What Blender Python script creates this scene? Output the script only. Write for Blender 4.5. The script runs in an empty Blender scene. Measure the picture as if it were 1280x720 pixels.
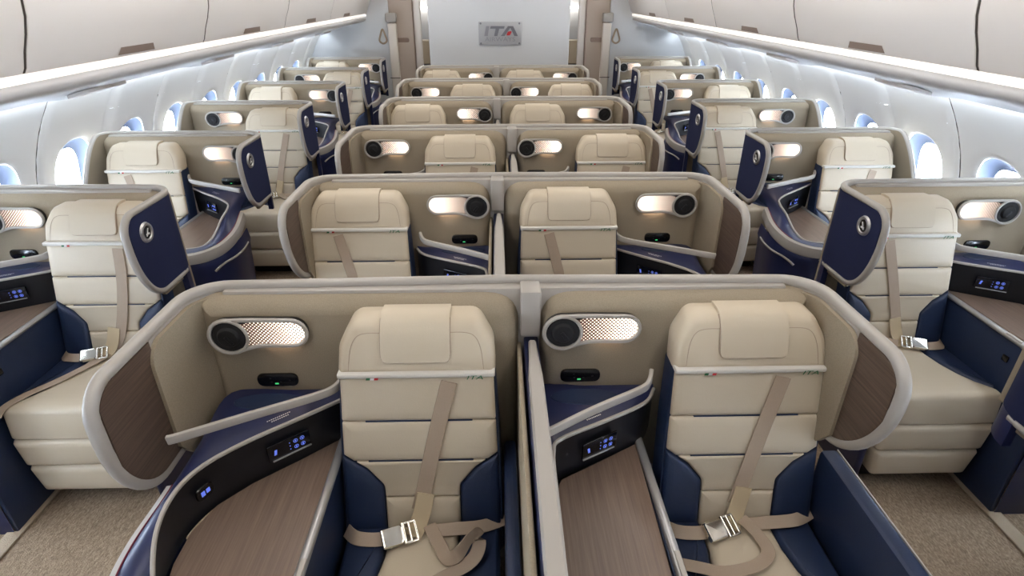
import bpy, bmesh, math, random
from mathutils import Vector
random.seed(4)
PI = math.pi
SC = bpy.context.scene
COL = SC.collection
FLOOR = -0.08          # the cabin floor; heights below are measured from a datum 8 cm above the carpet
AXIS = 0.05            # x of the cabin's centre line

# ------------------------------------------------------------------ camera, world, light, exposure
cam_d = bpy.data.cameras.new('camera')
cam = bpy.data.objects.new('camera', cam_d)
COL.objects.link(cam)
cam_d.sensor_width = 36.0
cam_d.lens = 36.0 * 720.0 / 1280.0
cam.location = (0, 0, 2.024)
cam.rotation_euler = (PI / 2 - math.atan(371.6 / 720.0), 0, -0.0247)
cam_d.clip_start = 0.05
SC.camera = cam

world = bpy.data.worlds.new('sky')
SC.world = world
world.use_nodes = True
bg = world.node_tree.nodes['Background']
bg.inputs['Color'].default_value = (0.80, 0.90, 1.0, 1)
bg.inputs['Strength'].default_value = 32

SC.view_settings.view_transform = 'Standard'
SC.view_settings.look = 'None'
SC.view_settings.gamma = 1.0
SC.view_settings.exposure = 0.31
SC.view_settings.use_curve_mapping = False
CEILING_GLOW = 3.7
STRIP_GLOW = 0.5
LAMP_GLOW = 3.4


# ------------------------------------------------------------------ materials
def lin(r, g, b):
    f = lambda v: (v / 255 / 12.92) if v / 255 <= 0.04045 else ((v / 255 + 0.055) / 1.055) ** 2.4
    return (f(r), f(g), f(b), 1)


def material(name, col, rough=0.5, metal=0.0, spec=0.5, bump=None, emit=None, strength=0.0, mottle=None, coat=0.0):
    m = bpy.data.materials.new(name)
    m.use_nodes = True
    nt = m.node_tree
    b = nt.nodes['Principled BSDF']
    b.inputs['Base Color'].default_value = col
    b.inputs['Roughness'].default_value = rough
    b.inputs['Metallic'].default_value = metal
    b.inputs['Specular IOR Level'].default_value = spec
    b.inputs['Coat Weight'].default_value = coat
    if emit:
        b.inputs['Emission Color'].default_value = emit
        b.inputs['Emission Strength'].default_value = strength
    if bump or mottle:
        tc = nt.nodes.new('ShaderNodeTexCoord')
    if bump:
        sc, st = bump
        n = nt.nodes.new('ShaderNodeTexNoise')
        n.inputs['Scale'].default_value = sc
        n.inputs['Detail'].default_value = 3
        nt.links.new(tc.outputs['Object'], n.inputs['Vector'])
        bp = nt.nodes.new('ShaderNodeBump')
        bp.inputs['Strength'].default_value = st
        bp.inputs['Distance'].default_value = 0.004
        nt.links.new(n.outputs['Fac'], bp.inputs['Height'])
        nt.links.new(bp.outputs['Normal'], b.inputs['Normal'])
    if mottle:
        stretch, col2, lo, hi = mottle
        mp = nt.nodes.new('ShaderNodeMapping')
        mp.inputs['Scale'].default_value = stretch
        nt.links.new(tc.outputs['Object'], mp.inputs['Vector'])
        n = nt.nodes.new('ShaderNodeTexNoise')
        n.inputs['Scale'].default_value = 1
        n.inputs['Detail'].default_value = 5
        n.inputs['Roughness'].default_value = 0.65
        nt.links.new(mp.outputs['Vector'], n.inputs['Vector'])
        r = nt.nodes.new('ShaderNodeValToRGB')
        r.color_ramp.elements[0].position = lo
        r.color_ramp.elements[1].position = hi
        r.color_ramp.elements[0].color = col2
        r.color_ramp.elements[1].color = col
        nt.links.new(n.outputs['Fac'], r.inputs['Fac'])
        nt.links.new(r.outputs['Color'], b.inputs['Base Color'])
    return m


M = {}
M['leather'] = material('cream_leather', lin(200, 187, 166), 0.42, spec=0.45, bump=(220, 0.12))
M['navy_leather'] = material('navy_leather', lin(31, 44, 72), 0.45, spec=0.4, bump=(220, 0.1))
M['navy'] = material('navy_plastic', lin(33, 40, 76), 0.35, spec=0.45)
M['navy_cloth'] = material('navy_cloth_panel', lin(36, 42, 74), 0.8, spec=0.2, bump=(500, 0.2))
M['liner'] = material('taupe_fabric', lin(160, 148, 129), 0.8, spec=0.2, bump=(380, 0.25), mottle=((300, 300, 300), lin(147, 135, 117), 0.35, 0.65))
M['rail'] = material('satin_grey_rail', lin(172, 167, 161), 0.32, spec=0.5)
M['pale_trim'] = material('pale_trim', lin(214, 211, 205), 0.35, spec=0.5)
M['silver'] = material('silver_trim', lin(176, 176, 178), 0.3, metal=0.6, spec=0.5)
M['chrome'] = material('polished_buckle', lin(225, 222, 215), 0.16, metal=1.0)
M['veneer'] = material('walnut_veneer', lin(125, 106, 93), 0.38, spec=0.45, mottle=((170, 3.5, 170), lin(96, 79, 68), 0.3, 0.68))
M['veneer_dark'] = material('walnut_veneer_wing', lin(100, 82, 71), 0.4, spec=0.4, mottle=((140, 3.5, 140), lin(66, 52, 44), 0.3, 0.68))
M['black'] = material('black_panel', lin(20, 21, 26), 0.35, spec=0.4)
M['black_gloss'] = material('black_gloss', lin(12, 12, 15), 0.15, spec=0.5)
M['dark_grey'] = material('dark_knob', lin(34, 34, 36), 0.6, spec=0.25)
M['belt'] = material('belt_webbing', lin(178, 160, 142), 0.6, spec=0.3, mottle=((900, 900, 900), lin(160, 142, 125), 0.3, 0.7))
M['belt_pale'] = material('belt_sleeve', lin(196, 178, 148), 0.6, spec=0.3)
M['wall'] = material('pale_wall_lining', lin(240, 239, 237), 0.8, spec=0.12, bump=(60, 0.04))
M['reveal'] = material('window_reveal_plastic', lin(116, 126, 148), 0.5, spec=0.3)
M['bin'] = material('bin_white', lin(240, 235, 231), 0.4, spec=0.4)
M['gap'] = material('dark_gap', lin(70, 62, 58), 0.8)
M['latch'] = material('latch_brown', lin(140, 122, 112), 0.5)
M['psu'] = material('service_rail_grey', lin(206, 205, 206), 0.45, spec=0.4)
M['strip'] = material('light_strip_diffuser', lin(245, 242, 238), 0.5, emit=(1, 0.95, 0.89, 1), strength=STRIP_GLOW)
M['ceiling'] = material('ceiling_white', lin(236, 234, 230), 0.6)
M['ceiling_lamp'] = material('ceiling_lamp_diffuser', lin(240, 240, 240), 0.6, emit=(1, 0.935, 0.85, 1), strength=CEILING_GLOW)
M['cove_lamp'] = material('sidewall_lamp_diffuser', lin(240, 240, 240), 0.6, emit=(0.80, 0.90, 1.0, 1), strength=18.5)  # added glow that brightens the side walls from under the rail
M['carpet'] = material('beige_carpet', lin(172, 152, 129), 0.95, spec=0.1, bump=(260, 0.9), mottle=((170, 60, 170), lin(112, 95, 79), 0.3, 0.7))
M['carpet_pale'] = material('carpet_strip_pale', lin(172, 156, 136), 0.9, spec=0.1, bump=(260, 0.6))
M['bulkhead'] = material('bulkhead_grey', lin(206, 208, 211), 0.6, spec=0.3)
M['monument'] = material('monument_beige', lin(186, 172, 160), 0.6, spec=0.3)
M['post'] = material('cream_post', lin(216, 208, 198), 0.5)
M['green'] = material('green_led', lin(20, 120, 50), 0.5, emit=(0.1, 0.9, 0.3, 1), strength=0.5)
M['blue'] = material('blue_icons', lin(60, 80, 200), 0.5, emit=(0.22, 0.32, 1.0, 1), strength=0.42)
M['screen'] = material('touch_screen', lin(14, 16, 26), 0.12, spec=0.5)
M['ink_green'] = material('green_print', lin(40, 110, 70), 0.6)
M['ink_white'] = material('white_print', lin(225, 225, 225), 0.6)
M['ink_red'] = material('red_print', lin(190, 40, 45), 0.6)
M['ink_grey'] = material('grey_letters', lin(112, 113, 121), 0.4)
M['ink_pale'] = material('pale_letters', lin(142, 142, 149), 0.5)
M['red_line'] = material('dark_red_piping', lin(110, 28, 48), 0.5)
M['plaque'] = material('frosted_plaque', lin(178, 179, 183), 0.25)
M['strap'] = material('tan_strap', lin(150, 132, 112), 0.7)


def glass_material():
    m = bpy.data.materials.new('window_glass')
    m.use_nodes = True
    nt = m.node_tree
    out = nt.nodes['Material Output']
    nt.nodes.remove(nt.nodes['Principled BSDF'])
    t = nt.nodes.new('ShaderNodeBsdfTransparent')
    g = nt.nodes.new('ShaderNodeBsdfGlossy')
    g.inputs['Roughness'].default_value = 0.03
    mx = nt.nodes.new('ShaderNodeMixShader')
    mx.inputs[0].default_value = 0.06
    t.inputs['Color'].default_value = (0.95, 0.97, 1, 1)
    nt.links.new(t.outputs[0], mx.inputs[1])
    nt.links.new(g.outputs[0], mx.inputs[2])
    nt.links.new(mx.outputs[0], out.inputs['Surface'])
    return m


M['glass'] = glass_material()


def diffuser_material():
    # perforated lamp plate: lit holes in a dark sheet, the bulb sits at the end away from the knob
    m = bpy.data.materials.new('perforated_lamp_plate')
    m.use_nodes = True
    nt = m.node_tree
    b = nt.nodes['Principled BSDF']
    uv = nt.nodes.new('ShaderNodeUVMap')
    uv.uv_map = 'UVMap'
    mp = nt.nodes.new('ShaderNodeMapping')
    mp.inputs['Rotation'].default_value = (0, 0, PI / 4)
    nt.links.new(uv.outputs['UV'], mp.inputs['Vector'])
    v = nt.nodes.new('ShaderNodeTexVoronoi')
    v.feature = 'F1'
    v.voronoi_dimensions = '2D'
    v.inputs['Scale'].default_value = 110
    v.inputs['Randomness'].default_value = 0.0
    nt.links.new(mp.outputs['Vector'], v.inputs['Vector'])
    sx = nt.nodes.new('ShaderNodeSeparateXYZ')
    nt.links.new(uv.outputs['UV'], sx.inputs[0])
    lt = nt.nodes.new('ShaderNodeMath')
    lt.operation = 'LESS_THAN'
    nt.links.new(v.outputs['Distance'], lt.inputs[0])
    mr2 = nt.nodes.new('ShaderNodeMapRange')          # the holes get wider towards the bulb
    mr2.inputs['From Min'].default_value = 0.04
    mr2.inputs['From Max'].default_value = 0.25
    mr2.inputs['To Min'].default_value = 0.22
    mr2.inputs['To Max'].default_value = 0.44
    nt.links.new(sx.outputs['X'], mr2.inputs['Value'])
    nt.links.new(mr2.outputs['Result'], lt.inputs[1])
    mr = nt.nodes.new('ShaderNodeMapRange')
    mr.inputs['From Min'].default_value = 0.04
    mr.inputs['From Max'].default_value = 0.21
    mr.inputs['To Min'].default_value = 0.35
    mr.inputs['To Max'].default_value = 1.0
    nt.links.new(sx.outputs['X'], mr.inputs['Value'])
    mu = nt.nodes.new('ShaderNodeMath')
    mu.operation = 'MULTIPLY'
    nt.links.new(lt.outputs[0], mu.inputs[0])
    nt.links.new(mr.outputs['Result'], mu.inputs[1])
    mu2 = nt.nodes.new('ShaderNodeMath')
    mu2.operation = 'MULTIPLY'
    mu2.inputs[1].default_value = LAMP_GLOW
    nt.links.new(mu.outputs[0], mu2.inputs[0])
    b.inputs['Base Color'].default_value = lin(120, 84, 66)
    b.inputs['Roughness'].default_value = 0.5
    b.inputs['Emission Color'].default_value = (1.0, 0.83, 0.69, 1)
    nt.links.new(mu2.outputs[0], b.inputs['Emission Strength'])
    return m


M['diffuser'] = diffuser_material()
M['lamp_glow'] = material('lamp_underside_glow', lin(240, 220, 200), 0.5, emit=(1.0, 0.74, 0.54, 1), strength=9.0)


# ------------------------------------------------------------------ mesh helpers
def smooth_path(pts, n=6, closed=False):
    """Catmull-Rom through the points."""
    P = [Vector(p) for p in pts]
    out = []
    N = len(P)
    rng = range(N) if closed else range(N - 1)
    for i in rng:
        if closed:
            a, b, c, d = P[i - 1], P[i], P[(i + 1) % N], P[(i + 2) % N]
        else:
            a, b, c, d = P[max(i - 1, 0)], P[i], P[i + 1], P[min(i + 2, N - 1)]
        for k in range(n):
            t = k / n
            out.append(0.5 * ((2 * b) + (c - a) * t + (2 * a - 5 * b + 4 * c - d) * t * t + (3 * b - a - 3 * c + d) * t ** 3))
    if not closed:
        out.append(P[-1].copy())
    return out


class Round(list):
    """rounded polygon that remembers its sharp corners, so that it can be inset cleanly."""


def rpoly(pts, rad, seg=5):
    o = Round(round_corners(pts, rad, seg))
    o.src = ([tuple(p) for p in pts], rad if isinstance(rad, (list, tuple)) else [rad] * len(pts), seg)
    return o


def round_corners(pts, rad, seg=5):
    """Polygon with rounded corners; rad a number or a list."""
    n = len(pts)
    out = []
    for i in range(n):
        r = rad[i] if isinstance(rad, (list, tuple)) else rad
        p = Vector(pts[i]); a = Vector(pts[i - 1]); b = Vector(pts[(i + 1) % n])
        r = max(r, 1e-5)
        da = (a - p); db = (b - p)
        la, lb = da.length, db.length
        da.normalize(); db.normalize()
        ang = min(max(da.angle(db), 0.05), PI - 1e-4)
        t = min(r / math.tan(ang / 2), la * 0.48, lb * 0.48)
        for k in range(seg + 1):
            q = k / seg
            s0 = p + da * t; s1 = p + db * t
            out.append(s0 * (1 - q) ** 2 + p * 2 * q * (1 - q) + s1 * q * q)
    return [(v.x, v.y) for v in out]


def offset(poly, d):
    if isinstance(poly, Round):
        pts, rad, seg = poly.src
        q = offset(pts, d)
        m = len(pts)
        ar = sum(pts[i - 1][0] * pts[i][1] - pts[i][0] * pts[i - 1][1] for i in range(m))
        rr = []
        for i in range(m):
            a, b, c = Vector(pts[i - 1]), Vector(pts[i]), Vector(pts[(i + 1) % m])
            cr = (b - a).x * (c - b).y - (b - a).y * (c - b).x
            convex = cr * ar > 0
            rr.append(max(rad[i] - d, 0.0012) if convex else rad[i] + d)
        return round_corners(q, rr, seg)
    n = len(poly)
    if abs(d) < 1e-9:
        return list(poly)
    area = sum(poly[i - 1][0] * poly[i][1] - poly[i][0] * poly[i - 1][1] for i in range(n))
    sg = 1 if area > 0 else -1
    out = []
    for i in range(n):
        p = Vector(poly[i]); a = Vector(poly[i - 1]); b = Vector(poly[(i + 1) % n])
        e1 = (p - a); e2 = (b - p)
        if e1.length < 1e-9: e1 = e2
        if e2.length < 1e-9: e2 = e1
        e1 = e1.normalized(); e2 = e2.normalized()
        n1 = Vector((-e1.y, e1.x)) * sg; n2 = Vector((-e2.y, e2.x)) * sg
        m = n1 + n2
        if m.length < 1e-6: m = n1
        m.normalize()
        k = max(m.dot(n1), 0.5)
        q = p + m * (d / k)
        out.append((q.x, q.y))
    return out


class MB:
    def __init__(self):
        self.v = []; self.f = []; self.uv = None

    def add(self, pts):
        i = len(self.v)
        self.v += [tuple(p) for p in pts]
        return i

    def grid(self, rows, cu=False, cv=False):
        """rows: list of equally long point lists."""
        R = len(rows); C = len(rows[0])
        b = self.add([p for r in rows for p in r])
        for i in range(R if cv else R - 1):
            for j in range(C if cu else C - 1):
                a = b + i * C + j; c = b + i * C + (j + 1) % C
                d = b + ((i + 1) % R) * C + (j + 1) % C; e = b + ((i + 1) % R) * C + j
                self.f.append((a, c, d, e))
        return b

    def puff(self, poly, steps, fn, base=True):
        """rings of the polygon inset by steps' first value at depth w = second value, mapped by fn(a, b, w); capped."""
        n = len(poly)
        rows = []
        for (ins, w) in steps:
            rows.append([fn(p[0], p[1], w) for p in offset(poly, ins)])
        b = self.grid(rows, cu=True)
        k = (len(rows) - 1) * n
        self.f.append(tuple(b + k + i for i in range(n)))
        if base:
            self.f.append(tuple(b + i for i in reversed(range(n))))
        return self

    def box(self, x0, x1, y0, y1, z0, z1, r=0.004, fn=None, rc=None):
        fn = fn or (lambda a, b, c: (a, b, c))
        r = min(r, (z1 - z0) * 0.45, (x1 - x0) * 0.4, (y1 - y0) * 0.4)
        poly = rpoly([(x0, y0), (x1, y0), (x1, y1), (x0, y1)], rc if rc else r, 3)
        q = r * 0.3
        self.puff(poly, [(r, z0), (q, z0 + q), (0, z0 + r), (0, z1 - r), (q, z1 - q), (r, z1)], fn)
        return self

    def tube(self, path, sides, prof, closed=False, caps=True):
        """prof: list of (a along side, b along the other normal)."""
        P = [Vector(p) for p in path]
        n = len(P)
        rows = []
        for i in range(n):
            if closed:
                t = P[(i + 1) % n] - P[i - 1]
            else:
                t = P[min(i + 1, n - 1)] - P[max(i - 1, 0)]
            t.normalize()
            s = Vector(sides[i] if isinstance(sides, list) else sides)
            s = (s - t * s.dot(t))
            if s.length < 1e-6: s = t.orthogonal()
            s.normalize()
            o = t.cross(s)
            rows.append([P[i] + s * a + o * b for a, b in prof])
        b = self.grid(rows, cu=True, cv=closed)
        m = len(prof)
        if not closed and caps:
            self.f.append(tuple(b + i for i in reversed(range(m))))
            self.f.append(tuple(b + (n - 1) * m + i for i in range(m)))
        return self

    def sheet(self, S, zlo, zhi, fn, w0, w1, nz=6):
        """slab over s in S between zlo(s) and zhi(s), from depth w0 to w1, mapped by fn(s, z, w)."""
        front, back = [], []
        for s in S:
            a, c = zlo(s), zhi(s)
            front.append([fn(s, a + (c - a) * k / nz, w0) for k in range(nz + 1)])
            back.append([fn(s, a + (c - a) * k / nz, w1) for k in range(nz + 1)])
        rows = [f + b[::-1] for f, b in zip(front, back)]
        b = self.grid(rows, cu=True)
        m = len(rows[0])
        self.f.append(tuple(b + i for i in reversed(range(m))))
        self.f.append(tuple(b + (len(rows) - 1) * m + i for i in range(m)))
        return self

    def cyl(self, c, ax, r, h, n=20, r2=None, bev=0.0):
        """disc or rod from c along unit axis ax."""
        ax = Vector(ax).normalized(); a = ax.orthogonal().normalized(); b = ax.cross(a); c = Vector(c)
        r2 = r if r2 is None else r2
        prof = [(r, 0), (r2, h - bev), (r2 - bev, h)] if bev else [(r, 0), (r2, h)]
        rows = [[c + ax * w + (a * math.cos(2 * PI * i / n) + b * math.sin(2 * PI * i / n)) * q for i in range(n)] for q, w in prof]
        k = self.grid(rows, cu=True)
        self.f.append(tuple(k + i for i in reversed(range(n))))
        self.f.append(tuple(k + (len(rows) - 1) * n + i for i in range(n)))
        return self

    def ring(self, c, ax, R, r, n=24, m=6):
        ax = Vector(ax).normalized(); a = ax.orthogonal().normalized(); b = ax.cross(a); c = Vector(c)
        rows = []
        for i in range(n):
            d = a * math.cos(2 * PI * i / n) + b * math.sin(2 * PI * i / n)
            rows.append([c + d * (R + r * math.cos(2 * PI * k / m)) + ax * r * math.sin(2 * PI * k / m) for k in range(m)])
        self.grid(rows, cu=True, cv=True)
        return self

    def quad(self, *p):
        b = self.add(p)
        self.f.append(tuple(range(b, b + len(p))))
        return self

    def build(self, name, mat, parent=None, angle=35, loc=None):
        me = bpy.data.meshes.new(name)
        me.from_pydata(self.v, [], self.f)
        bm = bmesh.new()
        bm.from_mesh(me)
        bmesh.ops.recalc_face_normals(bm, faces=bm.faces)
        bm.to_mesh(me)
        bm.free()
        for p in me.polygons:
            p.use_smooth = True
        me.set_sharp_from_angle(angle=math.radians(angle))
        if self.uv:
            l = me.uv_layers.new(name='UVMap')
            for lp in me.loops:
                l.data[lp.index].uv = self.uv[lp.vertex_index]
        me.materials.append(M[mat] if isinstance(mat, str) else mat)
        o = bpy.data.objects.new(name, me)
        COL.objects.link(o)
        if parent: o.parent = parent
        if loc: o.location = loc
        return o


def rr_prof(a, b, n=3, p=0.5):
    """rounded-rectangle profile with half sizes a, b."""
    r = min(a, b) * p * 2 * 0.5
    out = []
    for cx, cy, t0 in ((a - r, b - r, 0), (-a + r, b - r, PI / 2), (-a + r, -b + r, PI), (a - r, -b + r, 3 * PI / 2)):
        for k in range(n + 1):
            t = t0 + k / n * PI / 2
            out.append((cx + r * math.cos(t), cy + r * math.sin(t)))
    return out


def empty(name, loc, label=None, cat=None, group=None, kind=None):
    o = bpy.data.objects.new(name, None)
    COL.objects.link(o)
    o.location = loc
    tag(o, label, cat, group, kind)
    return o


def tag(o, label=None, cat=None, group=None, kind=None):
    if label: o['label'] = label
    if cat: o['category'] = cat
    if group: o['group'] = group
    if kind: o['kind'] = kind
    return o


def copy_tree(o, parent=None, loc=None):
    c = o.copy()
    COL.objects.link(c)
    c.parent = parent
    if loc: c.location = loc
    for ch in list(o.children):
        copy_tree(ch, c)
    return c


def text_mesh(body, size, shear=0.0, extrude=0.0005):
    cu = bpy.data.curves.new('lettering', 'FONT')
    cu.body = body
    cu.size = size
    cu.shear = shear
    cu.extrude = extrude
    cu.align_x = 'CENTER'
    cu.align_y = 'CENTER'
    t = bpy.data.objects.new('lettering', cu)
    COL.objects.link(t)
    dg = bpy.context.evaluated_depsgraph_get()
    me = bpy.data.meshes.new_from_object(t.evaluated_get(dg))
    bpy.data.objects.remove(t)
    return me


# ------------------------------------------------------------------ the cabin shell
def half(z):
    return 2.80 - 0.5 * max(0.0, z - 0.75) ** 2


WIN0, WINP = 3.07, 0.648
HZ = 0.93


def dent(y):
    k = (y - WIN0) / WINP + 0.5          # integer values fall between two windows
    d = k - round(k)
    seam = round(k) % 2 == 1              # panels span two windows
    x = d * WINP
    if seam:
        return 0.022 * math.exp(-(x / 0.022) ** 2)
    return 0.030 * math.exp(-(x / 0.045) ** 2)


def wall_pt(side, y, z, extra=0.0):
    return (AXIS + side * (half(z) + dent(y) + extra), y, z)


def build_walls():
    n = 0
    for side, nm in ((-1, 'wall_left'), (1, 'wall_right')):
        root = empty(nm, (0, 0, 0), 'pale grey curved cabin side wall with a row of windows', None, None, 'structure')
        ys = []
        k = -6
        cells = [(k, WIN0 + k * WINP) for k in range(-6, 10)]
        for k, yc in cells:
            y0, y1 = yc - WINP / 2, yc + WINP / 2
            if k % 2 == 1: y0 += 0.0045
            else: y1 -= 0.0045
            mb = MB()
            z0, z1, zt = 0.50, 1.32, 1.70
            win = -6 <= k <= 8
            yy = [y0 + (y1 - y0) * (0.5 - 0.5 * math.cos(PI * i / 16)) for i in range(17)]
            mb.grid([[wall_pt(side, y, z) for y in yy] for z in [z1 + (zt - z1) * i / 6 for i in range(7)]])
            mb.grid([[wall_pt(side, y, z) for y in yy] for z in (FLOOR, 0.25, z0)])
            if win:
                N = 64
                rings = []
                hole = []
                for i in range(N):
                    t = 2 * PI * i / N
                    c, s = math.cos(t), math.sin(t)
                    e = 2 / 2.6
                    hole.append((yc + 0.185 * math.copysign(abs(c) ** e, c), HZ + 0.265 * math.copysign(abs(s) ** e, s)))
                edge = []
                for (hy, hz) in hole:
                    dy, dz = hy - yc, hz - HZ
                    ky = ((y1 - yc) / dy if dy > 0 else (y0 - yc) / dy) if abs(dy) > 1e-6 else 1e9
                    kz = ((z1 - HZ) / dz if dz > 0 else (z0 - HZ) / dz) if abs(dz) > 1e-6 else 1e9
                    q = min(ky, kz)
                    edge.append((yc + dy * q, HZ + dz * q))
                # let the nearest ray hit each corner exactly
                for cy in (y0, y1):
                    for cz in (z0, z1):
                        j = min(range(N), key=lambda a: (edge[a][0] - cy) ** 2 + (edge[a][1] - cz) ** 2)
                        edge[j] = (cy, cz)
                for t in (0, 0.04, 0.12, 0.3, 0.5, 0.65, 0.78, 0.86, 0.92, 0.96, 1):
                    rings.append([wall_pt(side, h[0] + (e[0] - h[0]) * t, h[1] + (e[1] - h[1]) * t, 0.010 * math.exp(-(t / 0.05) ** 2)) for h, e in zip(hole, edge)])
                mb.grid(rings, cu=True)
            else:
                mb.grid([[wall_pt(side, y, z) for y in yy] for z in (z0, 0.75, 0.9, 1.1, z1)])
            mb.build('wall_panel', 'wall', root, angle=60)
            if k % 2 == 0:
                sm = MB()
                sm.grid([[wall_pt(side, y0 + q, z, 0.004 + 0.03 * (abs(q) / 0.06) ** 2) for q in (-0.06, -0.04, -0.02, 0, 0.02, 0.04, 0.06)] for z in [FLOOR + (1.70 - FLOOR) * i / 16 for i in range(17)]])
                sm.build('wall_backing', 'wall', root)  # unseen strip added behind the crease to stop sky light leaking in
            else:
                sm = MB()
                sm.grid([[wall_pt(side, y0 + q, z, 0.022 + 0.03 * (abs(q) / 0.07) ** 2) for q in (-0.07, -0.04, -0.02, 0, 0.02, 0.04, 0.07)] for z in [FLOOR + (1.70 - FLOOR) * i / 16 for i in range(17)]])
                sm.build('wall_backing', 'wall', root)  # added light stop behind the panel joint
                sm = MB()
                sm.grid([[wall_pt(side, y, z, 0.012) for y in (y0 - 0.02, y0 + 0.02)] for z in [FLOOR + (1.70 - FLOOR) * i / 16 for i in range(17)]])
                sm.build('wall_joint', 'gap', root)
            if win:
                n += 1
                w = empty('window_%d' % n, (0, 0, 0), 'oval cabin window in a deep pale blue reveal', None, None, 'structure')
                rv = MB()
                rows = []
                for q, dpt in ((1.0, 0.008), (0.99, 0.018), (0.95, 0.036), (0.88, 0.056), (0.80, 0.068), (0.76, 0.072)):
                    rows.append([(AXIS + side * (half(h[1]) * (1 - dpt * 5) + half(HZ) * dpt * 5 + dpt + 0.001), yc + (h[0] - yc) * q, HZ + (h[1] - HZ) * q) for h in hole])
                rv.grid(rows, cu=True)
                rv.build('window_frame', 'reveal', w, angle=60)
                xo = AXIS + side * (half(HZ) + 0.070)
                pn = MB()
                pts = [(yc + (h[0] - yc) * 0.765, HZ + (h[1] - HZ) * 0.765) for h in hole]
                pn.puff(pts, [(0, 0), (0, 0.004)], lambda a, b, c: (xo + side * (0.004 + c), a, b))
                pn.build('window_pane', 'glass', w)
                # outer airframe window ring seen through the glass
                ri = MB()
                rows = [[(xo + side * dd, yc + (h[0] - yc) * q, HZ + 0.01 + (h[1] - HZ) * q) for h in hole] for q, dd in ((0.85, 0.02), (0.74, 0.035), (0.74, 0.05), (0.88, 0.055))]
                ri.grid(rows, cu=True)
                ri.build('outer_ring', 'psu', w)
    # ceiling, floor and closing walls
    y0, y1 = -1.2, 13.4
    mb = MB()
    prof = [(AXIS + x, z) for x, z in ((-1.95, 2.50), (-1.6, 2.62), (-1.0, 2.72), (0, 2.76), (1.0, 2.72), (1.6, 2.62), (1.95, 2.50))]
    mb.grid([[(x, y, z) for x, z in prof] for y in (y0, 4, 9, y1)])
    mb.build('ceiling', 'ceiling').update({'kind': 'structure'}) if False else tag(mb.build('ceiling', 'ceiling'), 'white arched cabin ceiling', kind='structure')
    mb = MB()
    mb.grid([[(x, y, FLOOR) for x in (-2.9, -1, 1, 3.0)] for y in (y0, 4, 9, y1)])
    tag(mb.build('floor', 'carpet'), 'beige flecked cabin carpet', kind='structure')
    mb = MB()
    mb.box(-2.9, 3.0, y0 - 0.06, y0, FLOOR, 2.8)
    tag(mb.build('wall_front', 'bulkhead'), 'cabin wall behind the viewpoint', kind='structure')
    # closes the gap between the side wall, the bin and the ceiling
    for side, nm in ((-1, 'trim_1'), (1, 'trim_2')):
        mb = MB()
        mb.grid([[(AXIS + side * x, y, z) for x, z in ((2.46, 1.66), (2.42, 2.0), (2.2, 2.4), (1.9, 2.56))] for y in (y0, 9.0)])
        tag(mb.build(nm, 'ceiling'), 'lining above the overhead bins', kind='structure')
        mb = MB()
        for xx in (2.17,):
            mb.box(AXIS + side * xx - 0.035, AXIS + side * xx + 0.035, 0.2, 8.9, FLOOR, FLOOR + 0.012, 0.006)
        tag(mb.build('trim_%d' % (3 if side < 0 else 4), 'carpet_pale'), 'pale raised strip over the seat track in the carpet', kind='structure')


build_walls()


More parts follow.
